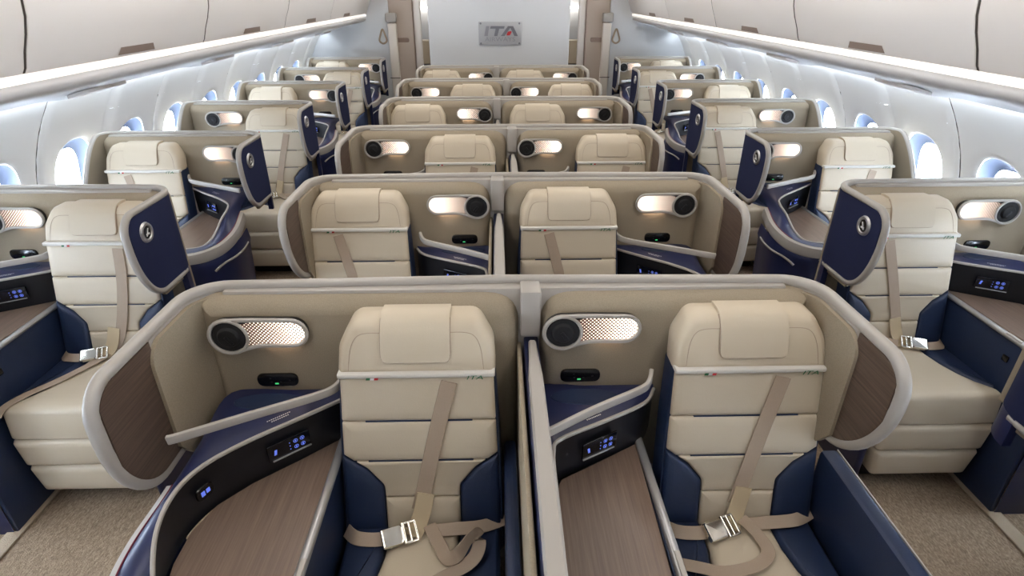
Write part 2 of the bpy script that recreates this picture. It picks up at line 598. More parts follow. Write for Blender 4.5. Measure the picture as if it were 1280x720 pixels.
# overhead bins, the lit service rail beneath them and its bulges
def build_bins():
    joints = [-0.70, 0.84, 2.38, 3.90, 5.42, 6.93, 8.40]
    words = ['closest to the viewpoint', 'second', 'third', 'fourth', 'fifth', 'last, against the rear partition']
    for side, sn in ((-1, 'left'), (1, 'right')):
        for i in range(6):
            y0, y1 = joints[i] + 0.006, joints[i + 1] - 0.006
            if i == 5: y1 = 8.93
            lab = ('white overhead bin on the %s side, ' % sn) + ('%s along the row' % words[i] if 0 < i < 5 else words[i])
            root = empty('overhead_bin', (AXIS + side * 1.85, y0, 1.74), lab, 'bin', 'overhead bins along the %s side' % sn)
            ox, oy, oz = AXIS + side * 1.85, y0, 1.74
            prof = [(1.875, 1.738), (1.855, 1.742), (1.843, 1.76), (1.822, 1.82), (1.795, 1.88), (1.775, 1.94), (1.766, 2.0), (1.768, 2.08), (1.79, 2.2), (1.84, 2.34), (1.93, 2.48), (2.1, 2.50), (2.2, 2.1), (2.1, 1.74)]
            mb = MB()
            rows = []
            for y, ins in ((y0, 0.012), (y0 + 0.004, 0.003), (y0 + 0.012, 0), (y1 - 0.012, 0), (y1 - 0.004, 0.003), (y1, 0.012)):
                rows.append([(AXIS + side * (x + ins) - ox, y - oy, z - oz) for x, z in prof])
            mb.grid(rows, cu=True)
            m = len(prof)
            mb.f.append(tuple(range(m)))
            mb.f.append(tuple(range(5 * m, 6 * m)))
            mb.build('bin_door', 'bin', root, angle=40)
            yc = (y0 + min(y1, joints[i + 1])) / 2
            lm = MB()
            fx = lambda z: 1.843 - (z - 1.76) * (0.021 / 0.06)
            rows = []
            for z, hw in ((1.752, 0.165), (1.775, 0.15), (1.785, 0.145)):
                rows.append([(AXIS + side * (fx(z) - 0.004) - ox, yc - hw - oy, z - oz), (AXIS + side * (fx(z) - 0.004) - ox, yc + hw - oy, z - oz)])
            lm.grid(rows)
            lm.build('bin_latch', 'latch', root)
            if i < 6:
                gm = MB()
                gm.grid([[(AXIS + side * (x + 0.006) - ox, y - oy, z - oz) for x, z in prof[:11]] for y in (y0 - 0.010, y0 + 0.003)])
                gm.build('bin_seam', 'gap', root)
        # light strip and service rail
        root = empty('service_rail', (AXIS + side * 1.9, 0, 1.7), 'grey service rail with a white light strip under the %s overhead bins' % sn, 'rail', 'service rails under the bins')
        ox, oz = AXIS + side * 1.9, 1.7
        st = [(2.0, 1.75), (1.875, 1.738), (1.872, 1.73), (1.868, 1.700), (1.872, 1.694)]
        cut = [-1.2, -0.70, 0.84, 2.30, 3.82, 5.34, 6.85, 8.05, 8.93]
        for a, b in zip(cut, cut[1:]):
            mb = MB()
            rows = [[(AXIS + side * x - ox, y, z - oz) for x, z in ((1.90, 1.737), (1.864, 1.734), (1.859, 1.728), (1.866, 1.706), (1.90, 1.700))] for y in (a + 0.006, b - 0.006)]
            mb.grid(rows, cu=True)
            mb.f += [tuple(range(5)), tuple(range(5, 10))]
            mb.build('light_strip', 'strip', root)
        mb = MB()
        rows = []
        yy = [-1.2 + (8.93 + 1.2) * i / 220 for i in range(221)]
        for y in yy:
            ph = ((y - 3.05) / 1.52) % 1.0
            bul = 0.0
            if ph < 0.36:
                bul = 0.5 - 0.5 * math.cos(2 * PI * ph / 0.36)
                bul = min(1.0, bul * 1.4)
            rows.append([(AXIS + side * x - ox, y, z - oz) for x, z in (
                (1.90, 1.71), (1.874, 1.695), (1.868, 1.675), (1.885, 1.652), (1.96, 1.625), (2.08, 1.60 - 0.004 * bul), (2.2, 1.572 - 0.015 * bul), (2.32, 1.534 - 0.022 * bul), (2.40, 1.516 - 0.012 * bul), (2.45, 1.512), (2.455, 1.54))])
        mb.grid(rows)
        mb.build('rail_cover', 'psu', root, angle=60)
        mb = MB()
        mb.grid([[(AXIS + side * x - ox, y, z - oz) for x, z in ((2.462, 1.522), (2.505, 1.538))] for y in (-1.1, 3, 6, 8.9)])
        mb.build('sidewall_lamp', 'cove_lamp', root)  # emitting strip added behind the rail lip to brighten the wall
        for k in range(-2, 4):
            yc = 3.05 + 1.52 * k + 0.27
            pm = MB()
            fn = lambda a, b, w: (AXIS + side * (2.2 + b) - ox, yc + a, 1.551 - b * 0.28 - w - oz)
            pm.puff(rpoly([(-0.18, -0.05), (0.18, -0.05), (0.18, 0.07), (-0.18, 0.07)], 0.02), [(0, -0.01), (0, 0.006), (0.004, 0.009)], fn)
            pm.build('service_panel', 'bin', root)


build_bins()

for i, y in enumerate((0.7, 3.0, 5.3, 7.6, 11.2)):
    for side, sn in ((-1, 'left'), (1, 'right')):
        mb = MB()
        mb.box(-0.22, 0.22, -0.95, 0.95, -0.02, 0.0, 0.006)
        o = mb.build('ceiling_light', 'ceiling_lamp', None, loc=(AXIS + side * 0.95, y, 2.70))
        o.rotation_euler = (0, side * math.radians(4), 0)
        tag(o, 'long white ceiling light panel %s above the %s aisle' % (('over the viewpoint', 'over the second row', 'over the fourth row', 'by the bulkhead', 'beyond the bulkhead')[i], sn), 'light', 'ceiling lights above the %s aisle' % sn)


# ------------------------------------------------------------------ the far end of the cabin
def build_rear():
    mb = MB()
    mb.box(-0.855, 0.925, 7.95, 8.05, FLOOR, 2.75, 0.012)
    tag(mb.build('wall_back', 'bulkhead'), 'pale grey centre bulkhead carrying the airline plaque', kind='structure')
    for side, nm in ((-1, 'partition_left'), (1, 'partition_right')):
        mb = MB()
        mb.box(min(AXIS + side * 1.56, AXIS + side * 2.85), max(AXIS + side * 1.56, AXIS + side * 2.85), 8.95, 9.0, FLOOR, 2.6, 0.006)
        tag(mb.build('wall_%s_end' % ('left' if side < 0 else 'right'), 'bulkhead'), 'pale partition closing the side seat column', kind='structure')
        # deep beige monument along the aisle
        root = empty('trim_%d' % (5 if side < 0 else 6), (0, 0, 0), 'beige monument wall lining the aisle', None, None, 'structure')
        bx = lambda m, a, b, *r: m.box(min(AXIS + side * a, AXIS + side * b), max(AXIS + side * a, AXIS + side * b), *r)
        mb = MB(); bx(mb, 1.235, 1.56, 9.0, 9.06, FLOOR, 2.6, 0.01)
        mb.build('monument_wall', 'monument', root)
        mb = MB(); bx(mb, 1.30, 1.58, 9.06, 9.3, FLOOR, 2.6, 0.01)
        mb.build('monument_side', 'monument', root)
        mb = MB(); bx(mb, 1.222, 1.236, 8.996, 9.07, FLOOR, 2.6, 0.004)
        mb.build('monument_edging', 'latch', root)
        fn = lambda a, b, w: (AXIS + side * a, 9.0 - w, b)
        mb = MB(); mb.puff(rpoly([(1.30, 1.365), (1.56, 1.365), (1.56, 1.425), (1.30, 1.425)], 0.028), [(0, -0.002), (0.003, 0.005)], fn)
        mb.build('name_slot', 'latch', root)
        mb = MB(); mb.puff(rpoly([(1.30, 1.905), (1.40, 1.905), (1.40, 1.935), (1.30, 1.935)], 0.012), [(0, -0.002), (0.003, 0.005)], fn)
        mb.build('switch_plate', 'latch', root)
        mb = MB()
        mb.box(min(AXIS + side * 1.46, AXIS + side * 1.58), max(AXIS + side * 1.46, AXIS + side * 1.58), 8.90, 8.99, FLOOR, 1.62, 0.015)
        mb.build('edge_post', 'post', root)
        mb = MB()
        mb.box(min(AXIS + side * 1.45, AXIS + side * 1.60), max(AXIS + side * 1.45, AXIS + side * 1.60), 8.89, 8.995, 1.63, 1.75, 0.02)
        mb.build('post_cap', 'rail', root)
        mb = MB()
        mb.box(min(AXIS + side * 1.455, AXIS + side * 1.60), max(AXIS + side * 1.455, AXIS + side * 1.60), 8.895, 8.90, 0.89, 0.90, 0.002)
        mb.build('post_joint', 'gap', root)
        # white jamb beside the monument
        mb = MB(); bx(mb, 1.125, 1.22, 9.02, 9.10, 0.90, 2.6, 0.012); bx(mb, 1.125, 1.22, 9.02, 9.10, FLOOR, 0.885, 0.012)
        tag(mb.build('trim_%d' % (7 if side < 0 else 8), 'bin'), 'white jamb at the far doorway', kind='structure')
        # coat strap
        sm = MB()
        cx, cz = AXIS + side * 1.66, 1.44
        path = smooth_path([(cx, 8.94, cz + 0.10), (cx + 0.035, 8.93, cz + 0.02), (cx + 0.05, 8.925, cz - 0.05), (cx, 8.92, cz - 0.085), (cx - 0.05, 8.925, cz - 0.05), (cx - 0.035, 8.93, cz + 0.02)], 5, True)
        sm.tube(path, (0, 1, 0), rr_prof(0.004, 0.012, 1), True)
        o = sm.build('hanging_strap', 'strap')
        tag(o, 'tan strap loop hanging on the pale partition behind the %s column' % ('left' if side < 0 else 'right'), 'strap', 'hanging straps')
    for side in (-1, 1):
        mb = MB()
        mb.grid([[(AXIS + side * 2.86, y, z) for y in (8.9, 13.4)] for z in (FLOOR, 2.9)])
        mb.grid([[(AXIS + side * x, y, z) for y in (8.9, 13.4)] for x, z in ((2.9, 2.4), (1.9, 2.56))])
        tag(mb.build('trim_%d' % (9 if side < 0 else 10), 'bulkhead'), 'side lining of the next cabin beyond the bulkhead', kind='structure')
    mb = MB()
    mb.box(-2.9, 3.0, 13.3, 13.4, FLOOR, 2.8)
    tag(mb.build('wall_far', 'bulkhead'), 'pale wall at the end of the next cabin', kind='structure')
    for side in (-1, 1):
        mb = MB()
        x = AXIS + side * 1.47
        mb.box(x - 0.25, x + 0.25, -0.12, 0.12, -0.02, 0.02, 0.01, fn=lambda a, b, c: (a, b + 13.185, c + 1.72))
        o = mb.build('aisle_light', 'ceiling_lamp')
        tag(o, 'bright lamp at the end of the %s aisle beyond the bulkhead' % ('left' if side < 0 else 'right'), 'light', 'lamps beyond the bulkhead')
        root = empty('far_seat', (x, 12.7, FLOOR), 'pale seat back glimpsed down the %s aisle past the bulkhead' % ('left' if side < 0 else 'right'), 'seat', 'seats beyond the bulkhead')
        mb = MB()
        mb.puff(rpoly([(-0.25, 0.75), (0.25, 0.75), (0.22, 1.22), (-0.22, 1.22)], 0.06), [(0, 0.1), (0, 0.03), (0.02, 0), ], lambda a, b, w: (a, w, b))
        mb.build('backrest', 'leather', root)
        mb = MB()
        mb.box(-0.26, 0.26, -0.02, 0.3, 0.0, 0.75, 0.03)
        mb.build('seat_base', 'navy_leather', root)
    # plaque
    root = empty('wall_plaque', (0.045, 7.95, 1.545), 'frosted rectangular airline plaque with four screws on the centre bulkhead', 'sign')
    mb = MB()
    mb.puff(rpoly([(-0.27, -0.135), (0.27, -0.135), (0.27, 0.135), (-0.27, 0.135)], 0.01), [(0, -0.008), (0, -0.018), (0.003, -0.02)], lambda a, b, w: (a, w, b))
    mb.build('plate', 'plaque', root)
    for a in (-1, 1):
        for b in (-1, 1):
            mb = MB()
            mb.cyl((a * 0.243, -0.018, b * 0.115), (0, -1, 0), 0.012, 0.008, 10)
            mb.build('screw', 'ink_grey', root)
    W = lambda a, b, w: (a, -0.02 - w, b)
    def glyph(name, polys, mat):
        g = MB()
        for p in polys:
            g.puff(p, [(0, 0), (0, 0.006)], W)
        g.build(name, mat, root, angle=20)
    glyph('letter_i', [[(-0.20, -0.03), (-0.155, -0.03), (-0.135, 0.085), (-0.175, 0.085)]], 'ink_pale')
    glyph('letter_t', [[(-0.125, 0.055), (0.05, 0.055), (0.06, 0.085), (-0.115, 0.085)], [(-0.075, -0.03), (-0.035, -0.03), (-0.01, 0.055), (-0.055, 0.055)]], 'ink_grey')
    glyph('letter_a', [[(0.01, -0.03), (0.055, -0.03), (0.125, 0.06), (0.15, 0.085), (0.10, 0.085)], [(0.12, 0.085), (0.165, 0.085), (0.225, -0.03), (0.18, -0.03)]], 'ink_grey')
    glyph('red_leaf', [rpoly([(0.075, -0.025), (0.125, -0.022), (0.155, 0.03), (0.10, 0.022)], 0.02)], 'ink_red')
    me = text_mesh('AIRWAYS', 0.072)
    me.materials.append(M['ink_pale'])
    t = bpy.data.objects.new('lettering', me)
    COL.objects.link(t)
    t.parent = root
    t.location = (0.0, -0.022, -0.07)
    t.rotation_euler = (PI / 2, 0, 0)
    t.scale = (1.25, 1, 1)


build_rear()


# ------------------------------------------------------------------ suites
# A suite is laid out in (u, y, z): u runs from its aisle edge inwards, y is 0 at the back of the shell and negative towards its footwell.
UC, US = 1.076, 0.934             # widths: console on the aisle / seat on the aisle
TOP = 1.19


RC = 0.13                          # plan radius of the shell's rear corner


def add_wing(root, X, L1=0.43, a=0.23, b=0.29, rt=0.095, pw=1.8, post=0.66):
    """aisle wing; L1 its straight length, a and b the half axes of the rounded lower front, rt the upper front radius."""
    WL = L1 + RC * PI / 2

    def plan(s):
        if s <= L1:
            return (0.0, -0.15 - L1 + s), (-1.0, 0.0)
        t = min((s - L1) / RC, PI / 2)
        return (RC - RC * math.cos(t), -0.15 + RC * math.sin(t)), (-math.cos(t), math.sin(t))

    def wing_hi(s):
        return TOP if s >= rt else TOP - rt + math.sqrt(max(0, rt * rt - (rt - s) ** 2))

    def wing_lo(s):
        return 0.798 if s >= a else 0.798 + b * (1 - max(0, 1 - ((a - s) / a) ** pw) ** (1 / pw))

    def fn(s, z, w):
        (u, y), (nu, ny) = plan(s)
        return (X(u - nu * w), y - ny * w, z)
    S = [a * (1 - math.cos(PI / 2 * i / 14)) for i in range(15)] + [a + (L1 - a) * i / 3 for i in range(1, 4)] + [L1 + (WL - L1) * i / 8 for i in range(1, 9)]
    mb = MB(); mb.sheet(S, wing_lo, wing_hi, fn, 0.004, 0.024)
    mb.build('wing', 'rail', root)
    S2 = [max(s, 0.014) for s in S[3:]]
    mb = MB(); mb.sheet(S2, lambda s: wing_lo(s) + 0.014, lambda s: wing_hi(s) - 0.012, fn, -0.001, 0.004)
    cover = mb.build('outer_cover', 'navy_cloth', root)
    # ring badge on the outer face
    o = Vector(fn(L1 - 0.21, 1.09, -0.001)); ax = Vector((X(0) - X(1), 0, 0)).normalized()
    mb = MB(); mb.ring(o, ax, 0.036, 0.010, 24, 6)
    mb.build('badge_ring', 'silver', cover)
    mb = MB(); mb.cyl(o, ax, 0.032, 0.004, 20)
    mb.build('badge_disc', 'black_gloss', cover)
    mb = MB()
    q = o + ax * 0.0055
    mb.box(-0.004, 0.004, -0.016, 0.016, 0, 0.002, 0.001, fn=lambda a, b, c: (q.x + ax.x * c, q.y + a + b * 0.6, q.z + b))
    mb.box(-0.004, 0.004, -0.012, 0.012, 0, 0.002, 0.001, fn=lambda a, b, c: (q.x + ax.x * c, q.y + b, q.z - 0.008 + a))
    mb.build('badge_glyph', 'ink_white', cover)
    # inside: veneer at the front, padded fabric behind it
    SV = L1 - 0.215
    S3 = [0.014 + (SV + 0.01) * (1 - math.cos(PI / 2 * i / 18)) for i in range(19)]
    mb = MB(); mb.sheet(S3, lambda s: wing_lo(s) + 0.014, lambda s: wing_hi(s) - 0.012, fn, 0.024, 0.028)
    mb.build('veneer_panel', 'veneer_dark', root)
    def hi4(s):
        q = min(1, (s - SV) / 0.07)
        return TOP - 0.02 - 0.07 * (1 - math.sqrt(max(0, 1 - (1 - q) ** 2)))
    S4 = [SV + 0.07 * (1 - math.cos(PI / 2 * i / 6)) for i in range(7)] + [L1 - 0.06, L1] + [L1 + (WL - L1) * i / 6 for i in range(1, 7)]
    mb = MB()
    mb.sheet(S4, lambda s: 0.76 + 0.07 * max(0, 1 - (s - SV) / 0.05), hi4, fn, 0.022, 0.038)
    mb.build('wing_padding', 'liner', root)
    # corner post under the wing
    S5 = [L1 + (WL - L1) * i / 6 for i in range(7)]
    mb = MB(); mb.sheet(S5, lambda s: post, lambda s: 0.82, fn, 0.0, 0.03)
    mb.build('corner_post', 'navy', root)
    # boundary path of the rail, front part: from the lower rear corner round the front to the top corner
    B = [(a + (L1 + 0.03 - a) * (1 - i / 4), 0.798) for i in range(4)]
    for i in range(0, 15):
        t = PI / 2 * i / 14
        B.append((a - a * math.sin(t) ** (2 / pw), 0.798 + b * (1 - math.cos(t) ** (2 / pw))))
    for i in range(0, 9):
        t = PI / 2 * i / 8
        B.append((rt - rt * math.cos(t), TOP - rt + rt * math.sin(t)))
    B += [(rt + (L1 - rt) * i / 4, TOP) for i in range(1, 5)]
    B += [(L1 + (WL - L1) * i / 8, TOP) for i in range(1, 9)]
    path, side = [], []
    for s, z in B:
        p = fn(s, z, 0.012)
        (u, y), (nu, ny) = plan(s)
        path.append(p); side.append((X(nu) - X(0), ny, 0))
    return path, side


def add_end_wing(root, X, U):
    """short wing on the window side: the rail dips forward along the wall."""
    path, side = [], []
    R = 0.10
    def fn(s, z, w):
        if s <= 0.30:
            (u, y), (nu, ny) = (U, -0.40 + s), (1, 0)
        else:
            a = (s - 0.30) / R
            (u, y), (nu, ny) = (U - R + R * math.cos(a), -0.10 + R * math.sin(a)), (math.cos(a), math.sin(a))
        return (X(u - nu * w), y - ny * w, z), (X(nu) - X(0), ny, 0)
    L = 0.30 + R * PI / 2 * 0.8
    hi = lambda s: TOP - 0.33 * (1 - min(1, s / 0.30)) ** 1.6
    S = [L * i / 14 for i in range(15)]
    mb = MB(); mb.sheet(S, lambda s: 0.5, hi, lambda s, z, w: fn(s, z, w)[0], 0.0, 0.03)
    mb.build('window_side_wing', 'liner', root)
    for s in S:
        p, n = fn(s, hi(s), 0.015)
        path.append(p); side.append(n)
    return path, side


def lamp_outline():
    pts = []
    r1, r2, L = 0.068, 0.054, 0.205
    for i in range(0, 15):
        t = math.radians(80 + (300 - 80) * i / 14)
        pts.append((r1 * math.cos(t), r1 * math.sin(t)))
    pts += [(0.060, -0.050), (0.085, -0.043), (0.12, -0.041), (0.16, -0.042)]
    for i in range(0, 11):
        t = -PI / 2 + PI * i / 10
        pts.append((L + r2 * math.cos(t), 0.012 + r2 * math.sin(t)))
    pts += [(0.15, 0.067), (0.09, 0.0685), (0.05, 0.0690)]
    return pts


LAMP = lamp_outline()


def add_lamp(root, x, y, z, d):
    """oval reading light; knob at x, lit plate stretching towards d."""
    fn = lambda a, b, w: (x + d * a * 0.95, y - w, z + b * 0.92)
    mb = MB(); mb.puff(LAMP, [(0.006, 0), (0.002, 0.012), (0, 0.018), (0.004, 0.022)], fn)
    lamp = mb.build('reading_light', 'black', root)
    mb = MB(); mb.tube([fn(a, b, 0.026) for a, b in offset(LAMP, 0.005)], (0, -1, 0), rr_prof(0.0062, 0.006, 2, 0.6), True)
    mb.build('bezel', 'rail', lamp)
    # lit plate: the part of the oval beyond the knob
    poly = []
    for i in range(9):
        t = math.radians(-48 + 96 * i / 8)
        poly.append((0.062 * math.cos(t), 0.062 * math.sin(t)))
    inner = [(0.09, 0.057)] + [(0.205 + 0.043 * math.cos(math.radians(90 - 180 * i / 10)), 0.012 + 0.043 * math.sin(math.radians(90 - 180 * i / 10))) for i in range(11)] + [(0.12, -0.031), (0.085, -0.034)]
    poly += inner
    mb = MB()
    b = mb.add([fn(a, c, 0.0245) for a, c in poly])
    mb.f.append(tuple(range(len(poly))))
    mb.uv = [(a, c) for a, c in poly]
    mb.build('lit_plate', 'diffuser', lamp)
    mb = MB(); mb.cyl(fn(0, 0, 0.020), (0, -1, 0), 0.054, 0.010, 28, 0.050)
    mb.cyl(fn(0, 0, 0.029), (0, -1, 0), 0.036, 0.010, 24, 0.032, 0.003)
    mb.build('lamp_knob', 'dark_grey', lamp)
    mb = MB(); mb.ring(fn(0, 0, 0.030), (0, -1, 0), 0.058, 0.0055, 32, 6)
    mb.build('knob_ring', 'rail', lamp)
    mb = MB(); mb.box(-0.006, 0.006, -0.026, 0.010, 0.039, 0.044, 0.002, fn=lambda a, b, w: fn(a * 0.8 - b * 0.6, a * 0.6 + b * 0.8, w))
    mb.build('knob_pointer', 'black', lamp)
    # downlight slot under the lit plate
    mb = MB(); mb.quad(fn(0.10, -0.0425, 0.004), fn(0.20, -0.0425, 0.004), fn(0.20, -0.0425, 0.014), fn(0.10, -0.0425, 0.014))
    mb.build('downlight_slot', 'lamp_glow', lamp)


def add_outlet(root, x, y, z):
    fn = lambda a, b, w: (x + a, y - w, z + b)
    mb = MB(); mb.puff(rpoly([(-0.066, -0.024), (0.066, -0.024), (0.066, 0.024), (-0.066, 0.024)], 0.0235, 8), [(0, -0.002), (0, 0.006), (0.003, 0.008)], fn)
    o = mb.build('outlet_panel', 'black_gloss', root)
    mb = MB(); mb.box(-0.010, 0.002, -0.015, -0.010, 0.007, 0.0095, 0.001, fn=fn)
    mb.build('green_light', 'green', o)
    mb = MB()
    for a, b in ((-0.020, -0.006), (0.010, -0.006), (-0.022, 0.008), (0.040, 0.0)):
        mb.box(a - 0.003, a + 0.003, b - 0.002, b + 0.002, 0.007, 0.0088, 0.0008, fn=fn)
    mb.build('socket_marks', 'dark_grey', o)['kind'] = 'stuff'


def add_liner(root, X, u0, u1, r0, r1, zb=0.45):
    poly = rpoly([(u0, zb), (u1, zb), (u1, TOP - 0.012), (u0, TOP - 0.012)], [0.01, 0.02, r1, r0], 7)
    mb = MB()
    mb.puff(poly, [(0, -0.04), (0, -0.052), (0.006, -0.075), (0.018, -0.100), (0.034, -0.114), (0.05, -0.12)], lambda a, b, w: (X(a), w, b))
    mb.build('back_padding', 'liner', root, angle=50)


def lamp_and_outlet(root, kind, X, s):
    if kind == 'C':
        add_lamp(root, X(0.140), -0.12, 1.070, s)
        add_outlet(root, X(0.25), -0.12, 0.889)
    else:
        add_lamp(root, X(0.832), -0.12, 1.070, -s)
        add_outlet(root, X(0.765), -0.12, 0.889)


WING = {'C': (0.445, 0.17, 0.25, 0.09, 2.0), 'S': (0.39, 0.23, 0.29, 0.09, 1.8)}


def pair_shell(first):
    """first 'C': left suite has its console on the aisle, right suite its seat; origin at the left aisle edge."""
    root = empty('seat_shell', (0, 0, 0))
    W = UC + US
    wl, wr = (UC, US) if first == 'C' else (US, UC)
    XL = lambda u: u
    XR = lambda u: W - u
    pa, sa = add_wing(root, XL, *WING[first])
    pb, sb = add_wing(root, XR, *WING['S' if first == 'C' else 'C'])
    path = pa + [(W * 0.5, -0.012, TOP)] + pb[::-1]
    side = sa + [(0, 1, 0)] + sb[::-1]
    mb = MB(); mb.tube(path, side, rr_prof(0.0155, 0.017, 3, 0.8))
    mb.build('top_rail', 'rail', root)
    mb = MB(); mb.box(0.11, W - 0.11, -0.065, -0.010, FLOOR, TOP - 0.004, 0.006)
    mb.build('back_panel', 'rail', root)
    add_liner(root, XL, 0.036, wl - 0.032, 0.03, 0.11)
    add_liner(root, XR, 0.036, wr - 0.032, 0.03, 0.11)
    lamp_and_outlet(root, first, XL, 1)
    lamp_and_outlet(root, 'S' if first == 'C' else 'C', XR, -1)
    # centre post and divider
    mb = MB(); mb.box(wl - 0.030, wl + 0.034, -0.110, -0.02, 1.035, TOP + 0.004, 0.006)
    mb.build('centre_post', 'rail', root)
    mb = MB(); mb.box(wl - 0.018, wl + 0.030, -1.02, -0.05, FLOOR, 1.005, 0.006)
    dv = mb.build('divider', 'navy', root)
    mb = MB()
    capl = [(wl + 0.004, -0.115, 1.022), (wl + 0.006, -0.3, 1.022), (wl + 0.006, -1.02, 1.022)]
    rows = []
    for y, hw in ((-0.118, 0.012), (-0.20, 0.015), (-0.30, 0.021), (-1.03, 0.023)):
        c = wl + 0.008
        rows.append([(c - hw, y, 1.0), (c - hw, y, 1.020), (c - hw + 0.005, y, 1.026), (c + hw - 0.005, y, 1.026), (c + hw, y, 1.020), (c + hw, y, 1.0)])
    b = mb.grid(rows, cu=True)
    mb.f += [tuple(range(6)), tuple(range(18, 24))]
    mb.build('divider_cap', 'rail', dv)
    sgn = 1
    mb = MB(); mb.box(wl - 0.040, wl - 0.026, -1.02, -0.06, FLOOR, 0.985, 0.004)
    mb.build('divider_skin', 'liner', dv)
    return root


def single_shell(kind, s):
    root = empty('seat_shell', (0, 0, 0))
    X = lambda u: s * u
    pa, sa = add_wing(root, X, 0.335, 0.16, 0.27, 0.085, 2.0, 0.70 if kind == 'C' else FLOOR)
    U = 1.07
    pe, se = add_end_wing(root, X, U)
    path = pa + [(X(0.5), -0.020, TOP)] + pe[::-1]
    side = sa + [(0, 1, 0)] + se[::-1]
    mb = MB(); mb.tube(path, side, rr_prof(0.0145, 0.0135, 3, 0.8))
    mb.build('top_rail', 'rail', root)
    mb = MB(); mb.box(min(X(0.11), X(U - 0.06)), max(X(0.11), X(U - 0.06)), -0.065, -0.010, 0.80 if kind == 'C' else 0.62, TOP - 0.004, 0.006)
    u0 = 0.56 if kind == 'C' else 0.11           # below, the part beside the footwell opening
    u1 = U - 0.06 if kind == 'C' else 0.54
    mb.box(min(X(u0), X(u1)), max(X(u0), X(u1)), -0.065, -0.010, FLOOR, 0.80 if kind == 'C' else 0.62, 0.006)
    mb.build('back_panel', 'rail', root)
    add_liner(root, X, 0.036, U - 0.02, 0.03, 0.06, 0.80 if kind == 'C' else 0.45)
    lamp_and_outlet(root, kind, X, s)
    return root


# ------------------------------------------------------------------ side consoles
def add_screen(root, p, q, zc, w, name, off=0.004):
    """small touch panel on the wall running from plan point p to q; centre at the middle."""
    p = Vector(p); q = Vector(q); d = (q - p).normalized(); n = Vector((d.y, -d.x))
    if n.y > 0: n = -n
    c = (p + q) / 2
    fn = lambda a, b, k: (c.x + d.x * a + n.x * (k + off), c.y + d.y * a + n.y * (k + off), zc + b)
    sg = 1 if d.x > 0 else -1
    mb = MB(); mb.box(-w, w, -0.030, 0.030, 0.0, 0.006, 0.003, fn=fn)
    o = mb.build(name, 'screen', root)
    mb = MB(); mb.box(-w * 0.86, w * 0.98, -0.031, -0.027, 0.005, 0.010, 0.001, fn=fn)
    mb.build('screen_lip', 'silver', o)
    mb = MB()
    for i, a in enumerate((0.30, 0.62)):
        for b in (-0.011, 0.011):
            cc = fn(a * w * sg, b, 0.0065)
            mb.ring(cc, (n.x, n.y, 0), 0.0062, 0.0009, 12, 4)
            mb.box(-0.002, 0.002, -0.003, 0.003, 0.0062, 0.0075, 0.0005, fn=lambda x, y, k, a=a, b=b: fn(a * w * sg + x, b + y, k))
    for b in (-0.012, 0.0, 0.012):
        mb.box(-0.0016, 0.0016, -0.0016, 0.0016, 0.0062, 0.0072, 0.0004, fn=lambda x, y, k, b=b: fn(0.02 * w * sg + x, b + y, k))
    mb.box(-0.004, 0.004, -0.009, 0.009, 0.0062, 0.0075, 0.0005, fn=lambda x, y, k: fn(-0.66 * w * sg + x + y * 0.2, y, k))
    mb.build('screen_icons', 'blue', o)['kind'] = 'stuff'


def loft(mb, A, B, k=1):
    rows = [[a.lerp(b, i / k) for a, b in zip(A, B)] for i in range(k + 1)]
    mb.grid(rows)


